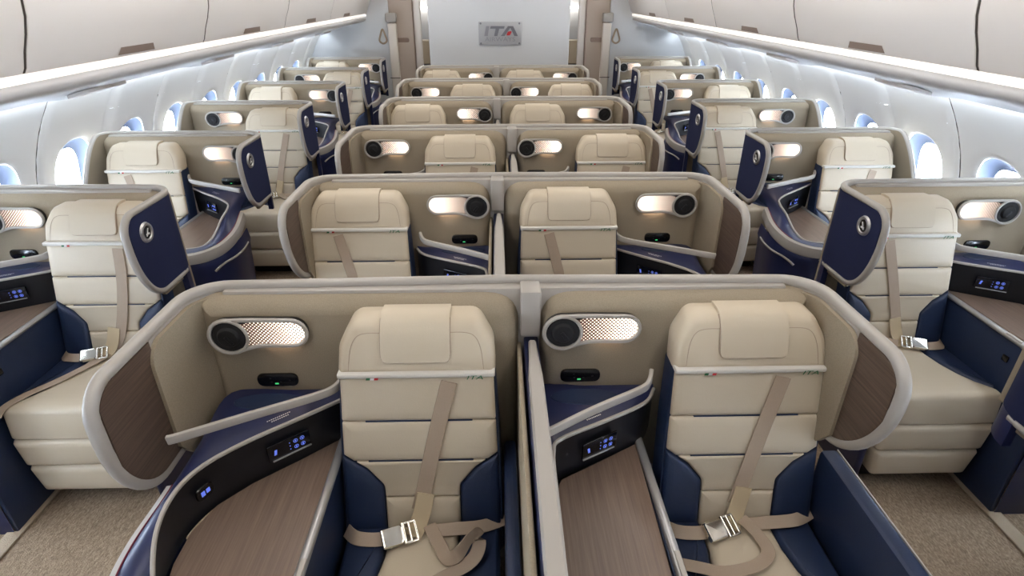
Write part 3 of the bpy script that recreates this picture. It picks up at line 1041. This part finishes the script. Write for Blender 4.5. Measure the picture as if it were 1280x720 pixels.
def console(kind, s):
    root = empty('side_console', (0, 0, 0))
    X = lambda u: s * u
    G = lambda pts: [Vector((X(u), y, z)) for u, y, z in pts]
    ZT = 0.70
    if kind == 'C':
        T = smooth_path([(0.505, -0.150, 0.845), (0.36, -0.270, 0.845), (0.235, -0.372, 0.845), (0.148, -0.465, 0.843), (0.113, -0.56, 0.838), (0.112, -0.66, 0.812), (0.132, -0.75, 0.745), (0.175, -0.82, 0.708), (0.27, -0.85, 0.703), (0.37, -0.86, 0.703), (0.455, -0.86, 0.703)], 6)
        O = smooth_path([(0.505, -0.128, 0.850), (0.30, -0.128, 0.850), (0.095, -0.135, 0.848), (0.088, -0.35, 0.835), (0.066, -0.52, 0.80), (0.044, -0.66, 0.775), (0.048, -0.77, 0.755), (0.085, -0.865, 0.735), (0.17, -0.93, 0.722), (0.30, -0.945, 0.718), (0.455, -0.945, 0.715)], 6)
        inner = 0.46
        table = [(0.455, -0.190), (0.34, -0.292), (0.225, -0.388), (0.155, -0.468), (0.123, -0.56), (0.123, -0.66), (0.142, -0.75), (0.185, -0.815), (0.27, -0.846), (0.455, -0.852)]
        hand = [(0.062, -0.445, 0.925), (0.09, -0.435, 0.926), (0.25, -0.35, 0.926), (0.42, -0.262, 0.926), (0.47, -0.228, 0.932), (0.488, -0.185, 0.944)]
        scr = ((0.265, -0.348), (0.375, -0.258))
        usb = ((0.162, -0.450), (0.124, -0.525))
        marks = (0.345, -0.262)
    else:
        T = smooth_path([(0.522, -0.150, 0.845), (0.57, -0.225, 0.845), (0.72, -0.312, 0.845), (0.855, -0.385, 0.845), (0.880, -0.44, 0.843), (0.884, -0.58, 0.84), (0.884, -0.72, 0.825), (0.876, -0.80, 0.76), (0.85, -0.85, 0.71), (0.78, -0.86, 0.703), (0.585, -0.86, 0.703)], 6)
        O = smooth_path([(0.522, -0.128, 0.850), (0.60, -0.128, 0.850), (0.75, -0.128, 0.850), (0.898, -0.130, 0.850), (0.902, -0.35, 0.848), (0.902, -0.58, 0.845), (0.902, -0.74, 0.835), (0.902, -0.85, 0.775), (0.89, -0.92, 0.722), (0.78, -0.945, 0.718), (0.585, -0.945, 0.715)], 6)
        inner = 0.57
        table = [(0.588, -0.245), (0.72, -0.322), (0.848, -0.395), (0.872, -0.45), (0.876, -0.58), (0.876, -0.72), (0.868, -0.80), (0.84, -0.842), (0.78, -0.850), (0.60, -0.850)]
        hand = [(0.905, -0.445, 0.925), (0.88, -0.43, 0.926), (0.75, -0.345, 0.926), (0.60, -0.258, 0.926), (0.565, -0.228, 0.932), (0.548, -0.185, 0.944)]
        scr = ((0.66, -0.285), (0.80, -0.362))
        usb = None
        marks = (0.70, -0.262)
    TV = [Vector((X(p.x), p.y, p.z)) for p in T]
    OV = [Vector((X(p.x), p.y, p.z)) for p in O]
    # ledge with a rounded outer shoulder
    mb = MB(); rows = []
    for i in range(9):
        q = i / 8
        rows.append([a.lerp(b, q) + Vector((0, 0, 0.012 * math.sin(PI * q))) for a, b in zip(TV, OV)])
    mb.grid(rows)
    mb.build('ledge', 'navy', root, angle=60)
    # dark recess wall from the trim down to the table
    mb = MB(); loft(mb, TV, [Vector((p.x, p.y, min(p.z - 0.001, ZT - 0.012))) for p in TV], 2)
    mb.build('recess_wall', 'black', root, angle=60)
    # silver line round the recess
    mb = MB(); mb.tube([p + Vector((0, 0, 0.004)) for p in TV], (0, 0, 1), rr_prof(0.006, 0.0055, 2, 0.7))
    mb.build('silver_edging', 'rail', root)
    # table top
    pl = rpoly(table, [0.0] + [0.02] * (len(table) - 2) + [0.0], 3)
    mb = MB(); mb.puff(pl, [(0, ZT - 0.02), (0, ZT - 0.003), (0.003, ZT)], lambda a, b, w: (X(a), b, w))
    mb.build('table_top', 'veneer', root, angle=30)
    # side band and body below
    nrm = []
    n = len(OV)
    for i in range(n):
        t = OV[min(i + 1, n - 1)] - OV[max(i - 1, 0)]
        v = Vector((t.y, -t.x, 0)).normalized()
        m = OV[i] - TV[i]
        if v.dot(m) < 0: v = -v
        nrm.append(v)
    k0 = next(i for i, p in enumerate(O) if p.y < -0.47)
    if kind == 'C':
        red = [OV[i] + nrm[i] * 0.001 + Vector((0, 0, 0.0)) for i in range(k0, n)]
        b1 = [OV[i] + nrm[i] * 0.003 for i in range(k0, n)]
        b2 = [OV[i] + nrm[i] * 0.022 + Vector((0, 0, -0.006)) for i in range(k0, n)]
        b3 = [OV[i] + nrm[i] * 0.030 + Vector((0, 0, -0.055)) for i in range(k0, n)]
        b4 = [OV[i] + nrm[i] * 0.022 + Vector((0, 0, -0.066)) for i in range(k0, n)]
        mb = MB(); mb.grid([b1, b2, b3, b4])
        mb.build('side_band', 'rail', root, angle=50)
        mb = MB(); mb.tube([p + Vector((0, 0, 0.002)) for p in red[:int(len(red) * 0.5)]], (0, 0, 1), rr_prof(0.002, 0.002, 1))
        mb.build('red_piping', 'red_line', root)
        g = [OV[i] + nrm[i] * 0.026 for i in range(k0, n)]
        rows = []
        for z, o in ((0.70, -0.006), (0.66, 0.0), (0.63, 0.004), (0.60, -0.004), (0.3, -0.02), (FLOOR, -0.03)):
            rows.append([Vector((p.x + m.x * o, p.y + m.y * o, min(z, p.z - 0.06) if z > 0.65 else z)) for p, m in zip(g, nrm[k0:])])
        mb = MB(); mb.grid(rows)
        mb.build('outer_side', 'navy', root, angle=50)
        ln = [Vector((p.x + m.x * 0.003, p.y + m.y * 0.003, 0.63)) for p, m in zip(g, nrm[k0:])]
        ln = ln[int(len(ln) * 0.10):int(len(ln) * 0.58)]
        for j, p in enumerate(ln):
            q = max(0, (j - len(ln) * 0.7) / (len(ln) * 0.3))
            p.z -= 0.05 * q * q
        mb = MB(); mb.tube(ln, (0, 0, 1), rr_prof(0.006, 0.006, 2))
        mb.build('pale_line', 'rail', root)
        # open slot on the front face
        y = O[-1].y - 0.031
        mb = MB(); mb.box(min(X(0.20), X(0.44)), max(X(0.20), X(0.44)), y - 0.002, y + 0.004, 0.664, 0.700, 0.003)
        sl = mb.build('literature_slot', 'black', root)
        mb = MB()
        mb.box(min(X(0.19), X(0.45)), max(X(0.19), X(0.45)), y - 0.006, y + 0.002, 0.703, 0.709, 0.002)
        mb.box(min(X(0.19), X(0.45)), max(X(0.19), X(0.45)), y - 0.006, y + 0.002, 0.654, 0.660, 0.002)
        mb.build('slot_edges', 'silver', sl)
    else:
        g = OV[k0:]
        mb = MB(); mb.grid([[Vector((p.x, p.y, z if z < 0.7 else p.z)) for p in g] for z in (1.0, 0.66, 0.3, FLOOR)])
        mb.build('outer_side', 'navy', root, angle=50)
    # panel towards the seat, and the rounded silver arm edge on top of it
    d = 1 if kind == 'C' else -1
    mb = MB()
    mb.box(min(X(inner), X(inner - d * 0.02)), max(X(inner), X(inner - d * 0.02)), -0.94, -0.15, FLOOR, ZT - 0.012, 0.006)
    sp = mb.build('seat_side_panel', 'navy_leather', root)
    mb = MB()
    mb.box(-0.012, 0.012, -0.014, 0.014, 0, 0.008, 0.003, fn=lambda a, b, w: (X(inner + d * w), -0.70 + a * 1.3, 0.60 + b))
    mb.build('side_latch', 'black_gloss', sp)
    mb = MB(); mb.tube(smooth_path([(X(inner - d * 0.004), -0.175, ZT - 0.006), (X(inner - d * 0.002), -0.5, ZT - 0.006), (X(inner), -0.90, ZT - 0.008)], 6), (1, 0, 0), rr_prof(0.014, 0.011, 4, 1.0))
    ae = mb.build('arm_edge', 'silver', root)
    mb = MB(); mb.tube(smooth_path([(X(inner + d * 0.002), -0.66, ZT + 0.0045), (X(inner + d * 0.002), -0.74, ZT + 0.0045)], 4), (1, 0, 0), rr_prof(0.008, 0.003, 3, 1.0))
    mb.build('arm_button', 'rail', ae)
    # shelf rail
    hp = smooth_path(hand, 6)
    mb = MB(); mb.tube([(X(p.x), p.y, p.z) for p in hp], (0, 0, 1), rr_prof(0.014, 0.007, 2, 0.6))
    mb.build('shelf_rail', 'rail', root)
    # shallow tray in the ledge behind the rail
    cx = 0.24 if kind == 'C' else 0.76
    mb = MB(); mb.puff([(X(cx + 0.11 * math.cos(2 * PI * i / 24)), -0.20 + 0.042 * math.sin(2 * PI * i / 24) + (0.0)) for i in range(24)], [(0, 0.858), (0.003, 0.862), (0.012, 0.861)], lambda a, b, w: (a, b, w))
    mb.build('ledge_tray', 'navy_leather', root)
    add_screen(root, (X(scr[0][0]), scr[0][1]), (X(scr[1][0]), scr[1][1]), 0.775, 0.066, 'control_screen', 0.006)
    if usb:
        p0 = Vector((X(usb[0][0]), usb[0][1])); p1 = Vector((X(usb[1][0]), usb[1][1]))
        dd = (p1 - p0).normalized(); nn = Vector((-dd.y, dd.x))
        if nn.x * s < 0: nn = -nn
        c = (p0 + p1) / 2
        fn = lambda a, b, w: (c.x + dd.x * a + nn.x * (w + 0.004), c.y + dd.y * a + nn.y * (w + 0.004), 0.775 + b)
        mb = MB(); mb.puff(rpoly([(-0.028, -0.022), (0.028, -0.022), (0.028, 0.022), (-0.028, 0.022)], 0.02), [(0, 0), (0.002, 0.004)], fn)
        o = mb.build('charging_port', 'black_gloss', root)
        mb = MB()
        mb.box(-0.014, -0.002, -0.006, 0.008, 0.004, 0.006, 0.001, fn=fn)
        mb.box(0.002, 0.014, -0.008, 0.008, 0.004, 0.006, 0.001, fn=fn)
        mb.build('port_icons', 'blue', o)['kind'] = 'stuff'
    # small print on the ledge above the screen
    a, b = scr
    d2 = Vector((X(b[0]) - X(a[0]), b[1] - a[1])).normalized()
    nn = Vector((-d2.y, d2.x))
    if nn.y < 0: nn = -nn
    c = Vector((X((a[0] + b[0]) / 2), (a[1] + b[1]) / 2)) + nn * 0.028
    mb = MB()
    for off, hw in ((0.0, 0.026), (0.010, 0.036)):
        x = -hw
        while x < hw:
            w = 0.004
            e = [(x, off - 0.0022), (x + w, off - 0.0022), (x + w, off + 0.0022), (x, off + 0.0022)]
            mb.quad(*[(c.x + d2.x * p + nn.x * q, c.y + d2.y * p + nn.y * q, 0.8585) for p, q in e])
            x += 0.0062
    mb.build('small_print', 'ink_white', root)['kind'] = 'stuff'
    return root


# ------------------------------------------------------------------ seats
BT = 0.12 / 0.55                                   # lean of the backrest
BN = Vector((0, -1, BT)).normalized()              # its front normal
ITA_ME = {}


def back_pt(x, z, w=0.0):
    p = Vector((x, -0.365 + (z - 0.47) * BT, z)) + BN * w
    return (p.x, p.y, p.z)


def ribbon(mb, pts, dirs, w, n=6, t=0.0035):
    P = smooth_path(pts, n)
    D = smooth_path(dirs, n)
    mb.tube(P, [d.normalized() for d in D], rr_prof(w / 2, t / 2, 1, 0.8))


def seat(s, belt='loop', armrest=0):
    root = empty('business_seat', (0, 0, 0))
    # navy shell behind the cushions
    mb = MB()
    mb.puff(rpoly([(-0.262, 0.36), (0.262, 0.36), (0.25, 0.80), (0.236, 1.02), (-0.236, 1.02), (-0.25, 0.80)], [0.03, 0.03, 0.1, 0.02, 0.02, 0.1]), [(0.01, -0.11), (0, -0.10), (0, -0.02), (0.004, -0.012)], lambda a, b, w: back_pt(a, b, w))
    mb.build('back_shell', 'navy_leather', root)
    st = [(0, -0.02), (0, -0.006), (0.003, -0.0005), (0.012, 0.003), (0.03, 0.005)]
    hw = lambda z: 0.232 + (1.0 - z) * 0.035
    def pad(poly, r, name, mat, stp=st):
        m = MB(); m.puff(rpoly(poly, r, 4), stp, lambda a, b, w: back_pt(a, b, w))
        return m.build(name, mat, root, angle=50)
    pad([(-hw(.846), .8425), (hw(.846), .8425), (hw(1.0), 1.005), (-hw(1.0), 1.005)], 0.008, 'back_cushion', 'leather')
    pad([(-0.241, .7305), (-0.211, .7075), (0.211, .7075), (0.241, .7305), (hw(.84), .8415), (-hw(.84), .8415)], [0.004, 0.004, 0.004, 0.004, 0.008, 0.008], 'back_cushion', 'leather')
    pad([(-0.119, .579), (0.119, .579), (0.120, .620), (0.170, .680), (0.2085, .7070), (-0.2085, .7070), (-0.170, .680), (-0.120, .620)], [0.004, 0.004, 0.03, 0.03, 0.004, 0.004, 0.03, 0.03], 'back_cushion', 'leather', [(0, -0.02), (0, -0.006), (0.003, -0.0005), (0.009, 0.003)])
    pad([(-0.119, .455), (0.119, .455), (0.119, .5775), (-0.119, .5775)], 0.004, 'back_cushion', 'leather')
    for m in (-1, 1):
        pad([(m * 0.250, .455), (m * 0.122, .455), (m * 0.1225, .617), (m * 0.1725, .677), (m * 0.244, .7265)], [0.01, 0.004, 0.03, 0.03, 0.004], 'side_bolster', 'navy_leather')
    # dark slots in the seams
    mb = MB()
    for z in (0.842, 0.7073):
        mb.box(-0.165, 0.165, -0.0024, 0.0024, -0.008, 0.0008, 0.001, fn=lambda a, b, w, z=z: back_pt(a, z + b, w))
    mb.build('seam_slots', 'navy_leather', root)
    # headrest
    hy = lambda z: -0.238 + (z - 1.02) * 0.36
    mb = MB()
    poly = rpoly([(-0.240, 0.990), (0.240, 0.990), (0.234, 1.075), (0.190, 1.152), (-0.190, 1.152), (-0.234, 1.075)], [0.012, 0.012, 0.08, 0.05, 0.05, 0.08], 6)
    mb.puff(poly, [(0.02, 0.10), (0.004, 0.09), (0, 0.075), (0, 0.02), (0.004, 0.006), (0.012, -0.005), (0.024, -0.011)], lambda a, b, w: (a, hy(b) + w, b))
    head = mb.build('headrest', 'leather', root, angle=50)
    prof = [(hy(1.034) - 0.011, 1.034), (hy(1.07) - 0.013, 1.07), (hy(1.11) - 0.012, 1.11), (hy(1.13) - 0.006, 1.130), (hy(1.14) + 0.006, 1.146), (hy(1.14) + 0.025, 1.153), (hy(1.14) + 0.05, 1.155), (hy(1.14) + 0.08, 1.152)]
    pp = smooth_path([(0, a, b) for a, b in prof], 5)
    def flap_pt(x, t, w):
        k = min(int(t * (len(pp) - 1)), len(pp) - 2)
        f = t * (len(pp) - 1) - k
        p = pp[k].lerp(pp[k + 1], f)
        d = (pp[min(k + 2, len(pp) - 1)] - pp[max(k - 1, 0)]).normalized()
        nv = Vector((0, -d.z, d.y))
        return (x, p.y + nv.y * w, p.z + nv.z * w)
    def flap_lo(x):
        q = max(0, abs(x) - 0.083) / 0.02
        return 0.10 * (1 - math.sqrt(max(0, 1 - q * q)))
    xs = [-0.103 + 0.206 * (0.5 - 0.5 * math.cos(PI * i / 20)) for i in range(21)]
    mb = MB(); mb.sheet(xs, flap_lo, lambda x: 1.0, flap_pt, -0.004, 0.0085, 22)
    mb.build('pillow_flap', 'leather', head)
    edge = [(-0.1035, 0.62), (-0.1035, 0.4), (-0.1035, 0.2), (-0.1035, 0.10), (-0.098, 0.035), (-0.083, -0.004), (0, -0.006), (0.083, -0.004), (0.098, 0.035), (0.1035, 0.10), (0.1035, 0.2), (0.1035, 0.4), (0.1035, 0.62)]
    mb = MB(); mb.tube(smooth_path([flap_pt(x, max(t, 0.0), 0.002) for x, t in edge], 4), (0, -1, 0.2), rr_prof(0.004, 0.0016, 1))
    mb.build('flap_piping', 'belt', head)  # darker tube round the flap, standing in for its thin shadow
    # piping seams from the flap to the sides
    for m in (-1, 1):
        mb = MB()
        pts = smooth_path([(m * 0.103, hy(1.118) - 0.0085, 1.118), (m * 0.15, hy(1.117) - 0.0085, 1.117), (m * 0.178, hy(1.105) - 0.0085, 1.105), (m * 0.195, hy(1.07) - 0.009, 1.07), (m * 0.203, hy(1.01) - 0.008, 1.01)], 4)
        mb.tube(pts, (0, -1, 0), rr_prof(0.003, 0.0012, 1))
        mb.build('headrest_seam', 'belt', head)
    mb = MB()
    mb.box(-0.237, 0.237, 0, 0.017, -0.018, 0.05, 0.006, fn=lambda a, b, w: (a, hy(0.99) + w, 0.983 + b + 0.006 * (a / 0.236) ** 4))
    mb.build('trim_strip', 'pale_trim', head)
    yf = hy(0.99) - 0.0205
    for i, mt in enumerate(('ink_green', 'ink_white', 'ink_red')):
        mb = MB(); a = -0.150 + i * 0.012
        mb.quad((a, yf, 0.987), (a + 0.012, yf, 0.987), (a + 0.014, yf, 0.995), (a + 0.002, yf, 0.995))
        mb.build('flag_stripe', mt, head)
    if 'ITA' not in ITA_ME:
        me = text_mesh('ITA', 0.020, 0.25, 0.0002)
        me.materials.append(M['ink_green'])
        ITA_ME['ITA'] = me
    t = bpy.data.objects.new('lettering', ITA_ME['ITA'])
    COL.objects.link(t)
    t.parent = head
    t.location = (0.175, yf - 0.0006, 0.9915)
    t.rotation_euler = (PI / 2, 0, 0)
    t.scale = (1.7, 1, 1)
    # seat cushion: cream centre widening to the front edge, navy sides
    e = 0.246
    xs = [(-0.40, 0.112), (-0.47, 0.115), (-0.55, 0.130), (-0.62, 0.155), (-0.68, 0.19), (-0.725, 0.235)]
    rgt = [(x, y) for y, x in xs]
    centre = [(-x, y) for x, y in rgt[::-1]] + [(-0.112, -0.345), (0.112, -0.345)] + rgt + [(e, -0.745), (e, -0.790), (-e, -0.790), (-e, -0.745)]
    cs = [(0.004, 0.325), (0, 0.335), (0, 0.445), (0.004, 0.460), (0.014, 0.469), (0.03, 0.473)]
    mb = MB(); mb.puff(rpoly(centre, [0.01] * (len(centre) - 3) + [0.03, 0.03, 0.01], 3), cs, lambda a, b, w: (a, b - (0.47 - w) * 0.10 * (1 if b < -0.7 else 0), w))
    mb.build('seat_cushion', 'leather', root, angle=50)
    for m in (-1, 1):
        po = [(m * e, -0.735), (m * e, -0.345), (m * 0.116, -0.345)] + [(m * (x + 0.004), y) for x, y in rgt]
        mb = MB(); mb.puff(rpoly(po, 0.006, 2), [(0.004, 0.325), (0, 0.335), (0, 0.450), (0.004, 0.461), (0.010, 0.467), (0.016, 0.469)], lambda a, b, w: (a, b, w))
        mb.build('cushion_side', 'navy_leather', root, angle=50)
    # leg rest, folded down under the cushion
    ls = [(0, 0.0), (0, 0.05), (0.006, 0.064), (0.016, 0.071), (0.03, 0.074)]
    for z0, z1, w0, w1 in ((0.168, 0.318, 0.242, 0.248), (0.012, 0.163, 0.222, 0.241)):
        mb = MB(); mb.puff(rpoly([(-w0, z0), (w0, z0), (w1, z1), (-w1, z1)], 0.02), ls, lambda a, b, w: (a, -0.722 - (b - 0.0) * 0.06 - w, b))
        mb.build('leg_rest', 'leather', root, angle=50)
    mb = MB(); mb.box(-0.21, 0.21, -0.70, -0.20, FLOOR, 0.33, 0.02)
    mb.build('seat_base', 'black', root)
    if armrest:
        a = armrest
        mb = MB()
        if abs(a) == 3:                # low side panel of the window-column aisle seats
            sgn = 1 if a > 0 else -1
            mb.box(min(sgn * 0.258, sgn * 0.290), max(sgn * 0.258, sgn * 0.290), -0.77, -0.19, FLOOR, 0.46, 0.014)
            mb.build('armrest', 'navy', root)
        elif a == 2 or a == -2:         # tall pad beside the centre divider or the wall
            sgn = 1 if a > 0 else -1
            mb.box(min(sgn * 0.262, sgn * 0.305), max(sgn * 0.262, sgn * 0.305), -1.0, -0.19, 0.30, 0.68, 0.016)
            mb.build('armrest', 'navy_leather', root)
        else:                          # folding armrest towards the aisle
            mb.box(min(a * 0.268, a * 0.325), max(a * 0.268, a * 0.325), -1.0, -0.285, 0.05, 0.70, 0.014)
            mb.build('armrest', 'navy_leather', root)
            mb = MB(); mb.box(min(a * 0.3255, a * 0.330), max(a * 0.3255, a * 0.330), -1.0, -0.285, 0.688, 0.697, 0.002)
            mb.build('armrest_edge', 'rail', root)
    # seat belt
    X = lambda x: s * x
    bp = lambda x, z, w=0.010: Vector(back_pt(X(x), z, w))
    if belt == 'long':
        sh = [(0.095, 0.972), (0.085, 0.80), (0.045, 0.60), (0.0, 0.50)]
    else:
        sh = [(0.098, 0.972), (0.052, 0.80), (0.004, 0.60), (-0.012, 0.54)]
    mb = MB(); pts = [bp(x, z) for x, z in sh]
    ribbon(mb, pts, [Vector((1, 0, 0))] * len(pts), 0.050)
    mb.build('shoulder_belt', 'belt', root)
    mb = MB()
    pts = [bp(0.012, 0.60, 0.0145), bp(-0.004, 0.53, 0.018), Vector((X(-0.022), -0.395, 0.495)), Vector((X(-0.030), -0.415, 0.487))]
    ribbon(mb, pts, [Vector((1, 0, -0.1 * s))] * 4, 0.056)
    mb.build('belt_sleeve', 'belt_pale', root)
    # lap belt
    zc = 0.480
    mb = MB()
    pts = [(X(-0.25), -0.375, 0.472), (X(-0.21), -0.415, zc + .004), (X(-0.15), -0.425, zc + .006), (X(-0.10), -0.420, zc + .008)]
    ribbon(mb, pts, [Vector((0.1 * s, 0.8, 0.5))] * 4, 0.042)
    pts = [(X(0.262), -0.345, 0.476), (X(0.19), -0.385, zc + .01), (X(0.10), -0.395, zc + .012), (X(0.02), -0.40, zc + .010)]
    ribbon(mb, pts, [Vector((0, 0.85, 0.5))] * 4, 0.040)
    mb.build('lap_belt', 'belt', root)
    up = Vector((0, 0, 1))
    if belt == 'loop':
        pts = [(0.02, -0.385, 0.500), (0.055, -0.445, 0.488), (0.085, -0.500, 0.490), (0.118, -0.505, 0.512), (0.155, -0.470, 0.540), (0.178, -0.452, 0.532), (0.180, -0.480, 0.505), (0.150, -0.520, 0.490), (0.05, -0.575, 0.482), (-0.03, -0.625, 0.481)]
        dr = [(1, .5, .0), (.8, .55, .1), (.5, .6, .5), (.1, .5, .8), (.1, .4, .9), (-.1, .6, .75), (-.3, .8, .5), (-.45, .85, .2), (-.45, .85, .0), (-.45, .85, 0)]
    elif belt == 'fold':
        pts = [(0.01, -0.385, 0.503), (0.045, -0.440, 0.489), (0.052, -0.500, 0.486), (0.0, -0.545, 0.488), (-0.10, -0.565, 0.486), (-0.18, -0.545, 0.484), (-0.25, -0.525, 0.482)]
        dr = [(1, .2, .0), (1, .1, .0), (.8, -.5, .1), (.35, -.9, .1), (.0, -1, 0), (-.1, -1, 0), (-.2, -1, 0)]
    elif belt == 'long':
        pts = [(-0.02, -0.40, 0.489), (-0.06, -0.48, 0.483), (-0.13, -0.60, 0.480), (-0.20, -0.70, 0.480), (-0.235, -0.775, 0.474), (-0.24, -0.815, 0.452)]
        dr = [(.9, -.4, 0)] * 6
    else:
        pts = [(0.01, -0.385, 0.503), (0.05, -0.44, 0.488), (0.10, -0.46, 0.482), (0.17, -0.44, 0.481)]
        dr = [(.8, .5, .0), (.5, .8, 0), (0.1, 1, 0), (-.2, 1, 0)]
    mb = MB(); ribbon(mb, [(X(a), b, c) for a, b, c in pts], [Vector((X(a), b, c)) for a, b, c in dr], 0.042)
    mb.build('loose_belt', 'belt', root)
    # buckle: plate with a lifted edge, side posts and the tongue
    cx, cy, cz, ra = X(-0.085), -0.428, 0.502, s * math.radians(20)
    tilt = math.radians(28)
    def bf(a, b, w):
        b2 = b * math.cos(tilt) - w * math.sin(tilt); w2 = b * math.sin(tilt) + w * math.cos(tilt)
        return (cx + s * a * math.cos(ra * s) - b2 * math.sin(ra * s) * s, cy + a * math.sin(ra * s) + b2 * math.cos(ra * s), cz + w2)
    mb = MB(); mb.puff(rpoly([(-0.040, -0.030), (0.022, -0.030), (0.030, -0.020), (0.030, 0.020), (0.022, 0.030), (-0.040, 0.030)], 0.006), [(0.002, -0.006), (0, -0.004), (0, 0.006), (0.003, 0.010), (0.008, 0.011)], bf)
    bk = mb.build('buckle', 'chrome', root)
    mb = MB()
    mb.box(0.026, 0.036, -0.034, 0.034, -0.008, 0.010, 0.003, fn=bf)
    mb.box(0.046, 0.054, -0.032, 0.032, -0.006, 0.006, 0.003, fn=bf)
    mb.box(0.030, 0.072, 0.026, 0.034, -0.005, 0.005, 0.002, fn=bf)
    mb.box(0.030, 0.072, -0.034, -0.026, -0.005, 0.005, 0.002, fn=bf)
    mb.box(0.066, 0.074, -0.030, 0.030, -0.004, 0.004, 0.002, fn=bf)
    mb.build('buckle_tongue', 'chrome', bk)
    return root


# ------------------------------------------------------------------ placing the suites
ORD = ['nearest', 'second', 'third', 'fourth', 'fifth', 'farthest']
CY = [1.685 + 1.190 * i for i in range(6)]
SY = [2.737 + 1.190 * i for i in range(6)]
protos = {}


def put(key, maker, loc, label, cat, group):
    if key not in protos:
        protos[key] = maker()
        o = protos[key]
        o.location = loc
    else:
        o = copy_tree(protos[key], None, loc)
    return tag(o, label, cat, group)


SEAT_U = {'C': 0.727, 'S': 0.262}
COLX = {'L': -1.535, 'R': 1.635}

for i in range(6):
    y = CY[i]
    odd = i % 2 == 0
    xl = -0.98 if odd else -0.94
    xr = xl + UC + US
    row = ORD[i] + ' centre row'
    put('pair' + ('C' if odd else 'S'), (lambda: pair_shell('C')) if odd else (lambda: pair_shell('S')), (xl, y, 0),
        'taupe double shell with grey rail and two reading lights round the %s' % row, 'shell', 'double shells of the centre rows')
    for sn, kind, x0, s in (('left', 'C' if odd else 'S', xl, 1), ('right', 'S' if odd else 'C', xr, -1)):
        con_left = (kind == 'C') == (s == 1)          # the console lies on the picture's left of the seat
        bs = 1 if con_left else -1
        belt = ('loop' if sn == 'left' else 'fold') if i == 0 else 'plain'
        sx = x0 + s * SEAT_U[kind]
        arm = (2 if s > 0 else -2) if kind == 'C' else -s
        put('seat%d%s%d' % (bs, belt, arm), lambda: seat(bs, belt, arm), (sx, y, 0),
            'cream and navy leather seat of the %s, %s of the divider' % (row, sn), 'seat', 'seats of the centre rows')
        put('con%s%d' % (kind, s), lambda: console(kind, s), (x0, y, 0),
            'navy console with walnut table beside the %s seat of the %s' % (sn, row), 'console', 'consoles of the centre rows')

for i in range(-1, 6):
    for side, s, sn in (('L', -1, 'left'), ('R', 1, 'right')):
        if i < 0 and side == 'L':
            continue
        y = SY[0] + 1.190 * i
        x0 = COLX[side]
        kind = 'S' if i % 2 == 0 else 'C'
        where = ('%s row of the %s window column' % (ORD[i], sn)) if i >= 0 else 'suite cut off by the right edge'
        put('one%s%d' % (kind, s), lambda: single_shell(kind, s), (x0, y, 0),
            'taupe single shell with navy aisle wing round the %s' % where, 'shell', 'single shells of the %s window column' % sn)
        put('con%s%d' % (kind, s), lambda: console(kind, s), (x0, y, 0),
            'navy console with walnut table in the %s' % where, 'console', 'consoles of the %s window column' % sn)
        if i < 0:
            continue
        con_left = (kind == 'C') == (s == 1)
        bs = 1 if con_left else -1
        belt = 'long' if (i == 0 and side == 'L') else 'plain'
        sx = x0 + s * (SEAT_U[kind] + (0.045 if kind == 'S' else 0.01))
        arm = -3 * s if kind == 'S' else (2 if s > 0 else -2)
        put('seat%d%s%d' % (bs, belt, arm), lambda: seat(bs, belt, arm), (sx, y, 0),
            'cream and navy leather seat in the %s' % where, 'seat', 'seats of the %s window column' % sn)

# carpeted flap in the aisle at the lower right of the view
mb = MB()
mb.puff([(1.63, 1.50), (2.10, 1.535), (2.10, 1.05), (1.74, 1.05)], [(0.0, 0.0), (0.0, 0.034), (0.004, 0.038)], lambda a, b, w: (a, b, FLOOR + 0.001 + w))
flap = mb.build('carpet_flap', 'carpet')
tag(flap, 'raised carpet covered flap with dark edge on the aisle floor', 'flap')
mb = MB()
mb.box(0, 0.46, -0.004, 0.004, 0, 0.034, 0.002, fn=lambda a, b, w: (1.625 + a * 0.237 + b, 1.50 - a * 0.97, FLOOR + 0.001 + w))
mb.build('flap_edge', 'black', flap)
